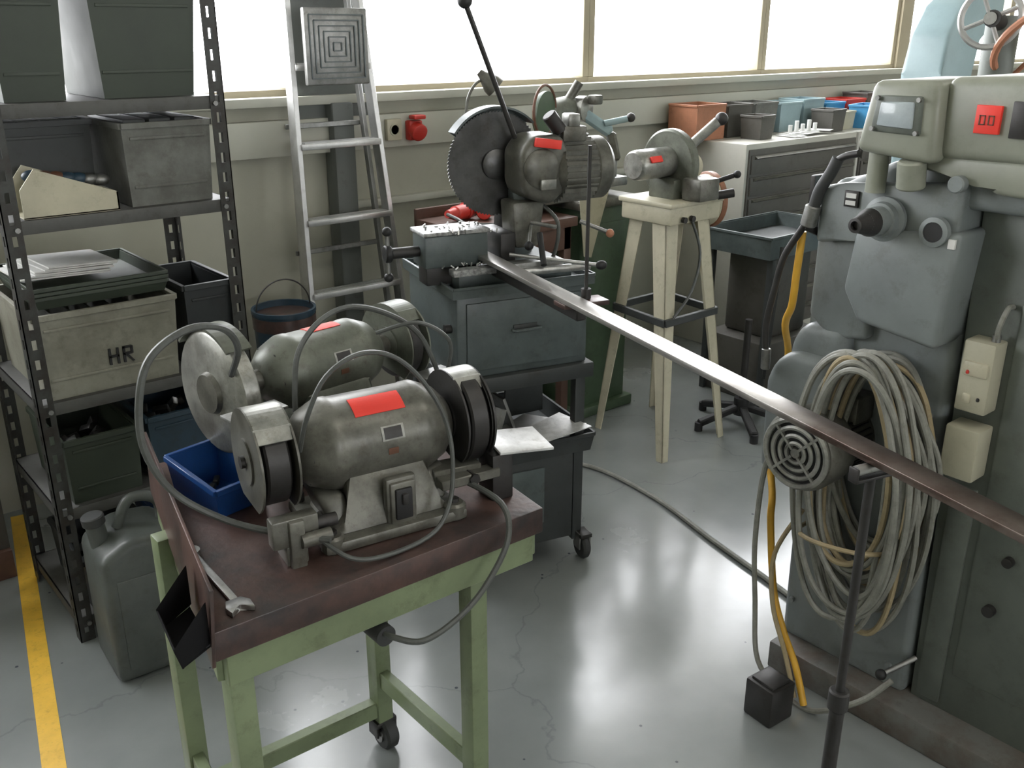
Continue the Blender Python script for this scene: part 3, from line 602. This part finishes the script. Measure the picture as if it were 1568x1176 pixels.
for k in range(30):
    f=random.random();hy=.118+.025*random.uniform(-1,1);x0=2.065-.0052*k-.004*random.random()
    top=.935+.05*random.random()+.0015*k;bot=random.uniform(.30,.50) if k%3 else random.uniform(.21,.33)
    cy=1.05+random.uniform(-.03,.022);pts=[]
    for i in range(22):
        a=2*math.pi*i/22;cz=(top+bot)/2;hz=(top-bot)/2
        pts.append((x0+.014*math.sin(a+f*6)-.02*math.sin(a)+.006*math.sin(3*a+f*9),cy+hy*math.cos(a)*(1.0 if math.sin(a)<.3 else .95)+.012*math.sin(a)+.008*math.sin(2*a+f*20),cz+hz*math.sin(a)))
    c.tube(pts,.0075,'cable_grey' if k%5 else 'beige_hose',n=8,closed=True,sm=3)
c.tube([(2.07,.94,.50),(1.93,.96,.53),(1.875,1.01,.54),(1.875,1.10,.53),(1.95,1.18,.5),(2.07,1.20,.48)],.006,'beige_hose')
c.tube([(1.97,1.22,.75),(1.95,1.29,.66),(1.95,1.305,.43),(1.95,1.285,.23),(1.94,1.25,.06),(1.93,1.15,.012),(1.93,1.06,.012),(1.95,.95,.10),(2.0,.90,.17)],.0075,'cable_grey')
c.tube([(1.96,1.18,.55),(1.95,1.24,.40),(1.95,1.23,.25),(1.94,1.17,.13),(1.93,1.12,.02)],.0065,'beige_hose')
c.done(mill)
o=B('machine_foot_block',(1.84,1.14,0),D(-5));o.prism([(-.045,-.045,0),(.045,-.045,0),(.045,.045,0),(-.045,.045,0)],(0,0,.11),'dark_metal',bev=.006)
o.box((0,0,.112),(.07,.07,.012),'dark_metal',bev=.004);o.done()
c=B('floor_cable');c.tube([(2.2,2.68,.01),(2.42,2.66,.01),(2.54,2.5,.01),(2.53,2.16,.01),(2.44,1.8,.01),(2.37,1.5,.01),(2.32,1.33,.01)],.009,'cable_grey');c.done()
# ---------------------------------------------------------------- disc grinder on splayed stand
g=B('pedestal_disc_grinder')
feet=[(2.80,2.36),(3.23,2.38),(3.27,2.83),(2.86,2.82)];tops=[(2.90,2.50),(3.14,2.48),(3.17,2.70),(2.92,2.71)]
for f,t in zip(feet,tops):
    f3,t3=Vector((*f,0)),Vector((*t,1.0))
    sx=1 if f[0]<3 else -1;sy=1 if f[1]<2.6 else -1
    g.prism([f3,f3+Vector((sx*.035,0,0)),t3+Vector((sx*.075,0,0)),t3],(0,sy*.005,0),'cream')
    g.prism([f3,f3+Vector((0,sy*.035,0)),t3+Vector((0,sy*.075,0)),t3],(sx*.005,0,0),'cream')
for k in range(4):
    a,b_=feet[k],feet[(k+1)%4];c1,c2=tops[k],tops[(k+1)%4];t=.55
    p=(a[0]+(c1[0]-a[0])*t,a[1]+(c1[1]-a[1])*t,.58);q=(b_[0]+(c2[0]-b_[0])*t,b_[1]+(c2[1]-b_[1])*t,.58)
    g.beam(p,q,.02,.03,'saw_dark')
g.b2((2.88,2.46,.97),(3.19,2.73,1.05),'cream',bev=.01);g.b2((2.87,2.45,1.04),(3.20,2.74,1.06),'cream',bev=.006)
g.cyl((2.95,2.455,.99),(2.95,2.44,.99),.012,'dark_metal');g.cyl((3.0,2.455,.99),(3.0,2.44,.99),.012,'dark_metal')
g.b2((2.96,2.52,1.05),(3.12,2.66,1.14),'castgreen',bev=.015)
g.lathe((2.80,2.6,1.20),(1,0,0),[(.05,0),(.058,.01),(.06,.03),(.06,.20),(.05,.22)],'cast_light',n=32)
g.lathe((3.0,2.6,1.19),(1,0,0),[(.13,0),(.14,.008),(.14,.035),(.12,.045)],'castgreen',n=44)
g.box((2.87,2.54,1.225),(.06,.01,.025),'sticker',r=(D(-30),0,0),bev=.001)
g.b2((2.98,2.40,1.06),(3.10,2.50,1.15),'cast',bev=.012)
g.cyl((3.05,2.52,1.27),(3.13,2.46,1.36),.02,'cast_light');g.ball((3.14,2.45,1.37),.026,'dark_metal')
g.cyl((3.12,2.46,1.12),(3.18,2.40,1.15),.010,'dark_metal');g.ball((3.19,2.39,1.155),.016,'black');g.cyl((3.14,2.44,1.07),(3.19,2.40,1.08),.018,'dark_metal')
g.lathe((3.05,2.6,1.17),(1,0,0),[(.05,0),(.05,.12)],'cream',n=24)
g.lathe((3.26,2.60,1.02),(1,-.25,0),[(.11,0),(.118,.006),(.118,.03),(.10,.035)],'orange',n=40);g.lathe((3.18,2.60,1.02),(1,-.1,0),[(.10,0),(.11,.09)],'cream',n=30)
g.tube([(3.0,2.46,1.0),(3.04,2.43,.85),(2.99,2.42,.7),(2.9,2.43,.6)],.006,'cable_dark')
g.done()
# ---------------------------------------------------------------- rear tool grinder
t=B('tool_grinding_machine')
t.b2((2.86,2.95,0),(3.18,3.28,.98),'green_dark',bev=.01);t.b2((2.83,2.92,0),(3.21,3.31,.05),'green_dark',bev=.008);t.b2((2.84,2.93,.97),(3.20,3.30,1.01),'cast',bev=.008)
t.b2((2.90,2.945,.1),(3.14,2.952,.9),'green_dark',bev=.003)
t.prism([(2.80,2.90,1.09),(2.99,2.90,1.08),(2.885,2.90,.77),(2.84,2.90,.78)],(0,.004,0),'cream')
t.b2((2.66,3.0,1.0),(3.08,3.22,1.05),'cast',bev=.01)
t.cyl((2.90,3.12,1.05),(2.90,3.12,1.32),.05,'castgreen',bev=.005);t.b2((2.80,3.06,1.18),(3.02,3.18,1.28),'cast',bev=.015)
t.lathe((2.72,3.05,1.37),(.4,-1,0),[(.09,0),(.095,.01),(.095,.025),(.03,.03)],'green_dark',n=40)
t.ring((2.71,3.02,1.39),(.4,-1,0),.10,.006,'brown_leather',n=40)
t.lathe((2.78,3.10,1.36),(1,.1,.1),[(.05,0),(.06,.01),(.06,.17),(.04,.19)],'castgreen',n=30)
t.lathe((2.97,3.10,1.38),(.3,-1,0),[(.05,0),(.055,.01),(.055,.05),(.03,.06)],'cast_light',n=30)
t.beam((2.95,3.08,1.38),(3.08,3.0,1.28),.05,.05,'blue_machine',bev=.012);t.beam((3.08,3.0,1.28),(3.10,2.98,1.16),.045,.045,'cast',bev=.01)
t.cyl((3.04,3.0,1.32),(3.12,2.94,1.34),.014,'blue_machine');t.ball((3.13,2.93,1.345),.02,'dark_metal')
t.cyl((3.10,3.0,1.05),(3.10,3.0,1.2),.02,'steel_dull');t.b2((3.02,2.96,1.05),(3.16,3.1,1.09),'steel_dull',bev=.006)
t.cyl((2.92,3.1,1.42),(2.96,3.08,1.49),.02,'cast');t.cyl((2.6,3.05,1.16),(2.8,3.05,1.16),.012,'steel_dull');t.ball((2.59,3.05,1.16),.02,'red')
t.box((3.0,3.02,1.42),(.05,.05,.04),'cast',bev=.008)
t.done()
t=B('workbench');t.b2((2.24,2.90,.92),(2.80,3.30,.96),'wood_dark',bev=.004)
for x in (2.26,2.74):
    for y in (2.92,3.24): t.b2((x,y,0),(x+.04,y+.04,.92),'wood_dark',bev=.002)
t.b2((2.26,2.92,.82),(2.78,2.94,.92),'wood_dark');t.b2((2.24,3.29,.92),(2.80,3.31,1.0),'wood_dark')
t.done()
o=B('power_plug_red',(2.36,3.14,.962),D(20))
o.cyl((-.05,0,.035),(.03,0,.035),.03,'red',bev=.004);o.cyl((.03,0,.035),(.07,0,.036),.036,'red',bev=.004);o.cyl((-.10,0,.04),(-.05,0,.035),.016,'red',r2=.026)
o.cyl((.05,-.08,.032),(.11,-.05,.032),.032,'red',bev=.004);o.tube([(-.10,0,.04),(-.12,-.06,.03),(-.14,-.12,.02),(-.05,-.2,.01)],.007,'cable_dark');o.done()
o=B('hand_tools')
for k in range(22):
    x=2.52+.22*random.random();y=2.93+.28*random.random()
    if k%2: o.box((x,y,.972),(.09,.018,.018),random.choice(['steel_dull','dark_metal','bin_lblue','castgreen','paper']),r=(0,0,random.random()*3))
    else: o.cyl((x,y,.974),(x+.05,y+.04,.978),.012,random.choice(['steel','bin_lblue','dark_metal']),n=10)
o.done()
o=B('gooseneck_lamp');o.cyl((2.47,3.24,.961),(2.47,3.24,.985),.045,'cast',bev=.004)
o.tube([(2.47,3.24,.98),(2.47,3.24,1.20),(2.47,3.24,1.34),(2.48,3.24,1.43),(2.52,3.24,1.49),(2.57,3.24,1.51)],.006,'cast')
o.lathe((2.56,3.24,1.525),(.55,-.35,-.6),[(.014,-.02),(.02,0),(.03,.02),(.043,.05),(.045,.075),(.041,.075),(.02,.02)],'cast',n=28);o.done()
# ---------------------------------------------------------------- drawer cabinets
def drawers(name,x0,x1,y0,y1,h):
    o=B(name);o.b2((x0,y0,0),(x1,y1,h),'cab_light',bev=.006)
    o.b2((x0+.02,y0-.012,.06),(x1-.02,y0+.01,h-.03),'cab_dark',bev=.003)
    n=9
    for k in range(n):
        z=.07+(h-.12)*k/n;zz=z+(h-.12)/n
        o.b2((x0+.03,y0-.022,z+.006),(x1-.03,y0-.005,zz-.008),'cab_dark',bev=.003)
        o.prism([(x0+.05,y0-.022,zz-.03),(x0+.05,y0-.04,zz-.022),(x0+.05,y0-.022,zz-.012)],(x1-x0-.1,0,0),'cast')
    return o
drawers('drawer_cabinet',4.20,5.25,3.10,3.56,1.14).done()
drawers('drawer_cabinet',5.27,6.35,3.10,3.56,1.14).done()
def bx(name,x,y,z,w,d,h,m,rz=0,fill=None,taper=.9):
    o=B(name,(x,y,z),rz);o.bin((0,0,0),w,d,h,m,taper=taper,t=.005)
    if fill:
        for k in range(int(w/.045)):
            o.box((-w/2+.03+k*.045,0,h*.62),(.028,d*.7,h*.5),random.choice(fill),r=(0,random.uniform(-.1,.1),0),bev=.003)
    return o.done()
ZC=1.141
bx('wooden_box',4.22,3.46,ZC,.24,.20,.18,'wood_orange',0,['steel_dull','dark_metal','cab_dark'],.98)
for k,(x,m,h,f) in enumerate(((4.47,'cab_dark',.17,['dark_metal','castgreen']),(4.71,'box_grey',.17,['steel_dull']),(4.95,'blue_machine',.16,['paper','steel_dull']),(5.18,'blue_machine',.17,['paper','bin_lblue']),(5.41,'bin_lblue',.14,['steel_dull']),(5.64,'red',.15,['dark_metal']),(5.87,'cab_dark',.18,['steel_dull']),(6.1,'blue_machine',.16,['dark_metal']))):
    bx('storage_bin',x,3.45,ZC,.21,.18,h,m,0,f)
bx('storage_bin',5.55,3.22,ZC,.24,.16,.13,'bin_lblue',.2,['bin_lblue']);bx('storage_bin',5.15,3.24,ZC,.16,.14,.12,'cab_dark',.1,['dark_metal']);bx('storage_bin',4.48,3.25,ZC,.14,.13,.12,'cab_dark',.1,['brown_leather'])
bx('storage_bin',5.85,3.2,ZC,.2,.14,.12,'red',.1,['dark_metal']);bx('storage_bin',5.33,3.27,ZC,.14,.12,.10,'switchbox',.1,['dark_metal'])
o=B('paper_sheets')
for k in range(7): o.box((4.72+.045*k,3.19+.02*(k%3),ZC+.003+.003*k),(.14,.10,.002),'paper',r=(0,0,random.random()*2),bev=0)
for k in range(5): o.cyl((4.72+.06*k,3.2,ZC+.02),(4.72+.06*k,3.2,ZC+.06+.02*(k%2)),.012,'paper',n=12)
o.done()
o=B('steel_work_trolley');o.bin((3.90,2.68,.72),.60,.40,.10,'saw_grey',taper=.97,t=.01)
o.box((3.90,2.68,.755),(.56,.36,.01),'saw_dark',bev=.001)
o.b2((3.66,2.50,0),(4.14,2.86,.30),'cab_dark',bev=.008)
for x in (3.64,4.12):
    for y in (2.49,2.83): o.b2((x,y,0),(x+.03,y+.03,.73),'saw_dark')
o.b2((3.75,2.55,.3),(4.05,2.82,.72),'cab_dark',bev=.02)
o.box((4.12,2.60,.95),(.12,.03,.2),'dark_metal',bev=.01);o.b2((4.1,2.59,.76),(4.14,2.61,.9),'dark_metal');o.tube([(3.66,2.46,.78),(3.62,2.44,.6),(3.62,2.46,.3),(3.64,2.48,.15)],.01,'rubber');o.done()
o=B('swivel_base',(3.40,2.42,0),.3)
for k in range(5):
    a=D(72*k);o.beam((0,0,.09),(.22*math.cos(a),.22*math.sin(a),.035),.035,.03,'black',bev=.006);o.cyl((.22*math.cos(a),.22*math.sin(a),0),(.22*math.cos(a),.22*math.sin(a),.04),.018,'black')
o.cyl((0,0,.05),(0,0,.13),.035,'black');o.cyl((0,0,.1),(0,0,.50),.016,'dark_metal');o.done()
# ---------------------------------------------------------------- far right machines
o=B('band_saw',(4.30,2.15,0))
o.b2((-.15,-.15,0),(.25,.15,1.1),'blue_machine',bev=.02)
o.prism([(-.19,-.08,1.08),(-.19,-.08,1.52),(-.17,-.08,1.68),(-.08,-.08,1.80),(.05,-.08,1.87),(.30,-.08,1.88),(.30,-.08,1.76),(.19,-.08,1.74),(.09,-.08,1.67),(.06,-.08,1.52),(.06,-.08,1.08)],(0,.18,0),'blue_machine',bev=.02,seg=3)
o.done()
def wheel(o,c,ax,R,m,rim=.012,sp=3):
    o.ring(c,ax,R,rim,m,n=40,rn=8);a=Vector(ax).normalized();u=a.orthogonal().normalized();w=a.cross(u);c=Vector(c)
    for k in range(sp):
        t=2*math.pi*k/sp+.4;o.cyl(c,c+(u*math.cos(t)+w*math.sin(t))*R,rim*.7,m,n=8)
    o.lathe(c-a*.02,a,[(R*.22,0),(R*.22,.04)],m,n=20)
o=B('handwheel_press',(3.75,1.68,0))
o.b2((-.1,-.1,0),(.35,.20,1.2),'mill_green',bev=.02);o.cyl((.1,.05,1.2),(.1,.05,1.75),.06,'mill_green');o.cyl((.1,.05,1.72),(-.04,.03,1.74),.03,'dark_metal')
wheel(o,(-.03,.04,1.74),(1,.35,0),.10,'alu',.012,4);wheel(o,(.12,-.12,1.66),(.4,.6,.7),.19,'wood_orange',.014,3)
o.done()
for k,(x,y) in enumerate(((1.5,0),(5.0,0),(1.5,-2.4),(5.0,-2.4))):  # unseen ceiling fixtures, added to give the room fill light
    o=B('added_fill_lamp');o.b2((x-.75,y-.12,CZ-.07),(x+.75,y+.12,CZ),'white_paint',bev=.004);lo=o.done()
    L_=bpy.data.lights.new('fill_light','AREA');L_.shape='RECTANGLE';L_.size=1.4;L_.size_y=.2;L_.energy=16;L_.color=(1,.95,.86)
    ob=bpy.data.objects.new('added_fill_lamp_light',L_);ob.location=(x,y,CZ-.085);bpy.context.collection.objects.link(ob);ob.parent=lo
# ---------------------------------------------------------------- world, camera
W=bpy.data.worlds.new('World');bpy.context.scene.world=W;W.use_nodes=True
bg=W.node_tree.nodes['Background'];bg.inputs[0].default_value=(.96,.975,1,1);bg.inputs[1].default_value=13
try: bpy.context.scene.view_settings.view_transform='Standard'
except Exception: pass
cd=bpy.data.cameras.new('camera');cam=bpy.data.objects.new('camera',cd);bpy.context.collection.objects.link(cam)
cd.sensor_width=36;cd.lens=36*1900/2048.;cd.clip_start=.02
p=math.atan(708/1900.);th=D(50)
f=Vector((math.cos(th)*math.cos(p),math.sin(th)*math.cos(p),-math.sin(p)))
cam.location=(0,0,1.7);cam.rotation_euler=f.to_track_quat('-Z','Y').to_euler()
bpy.context.scene.camera=cam
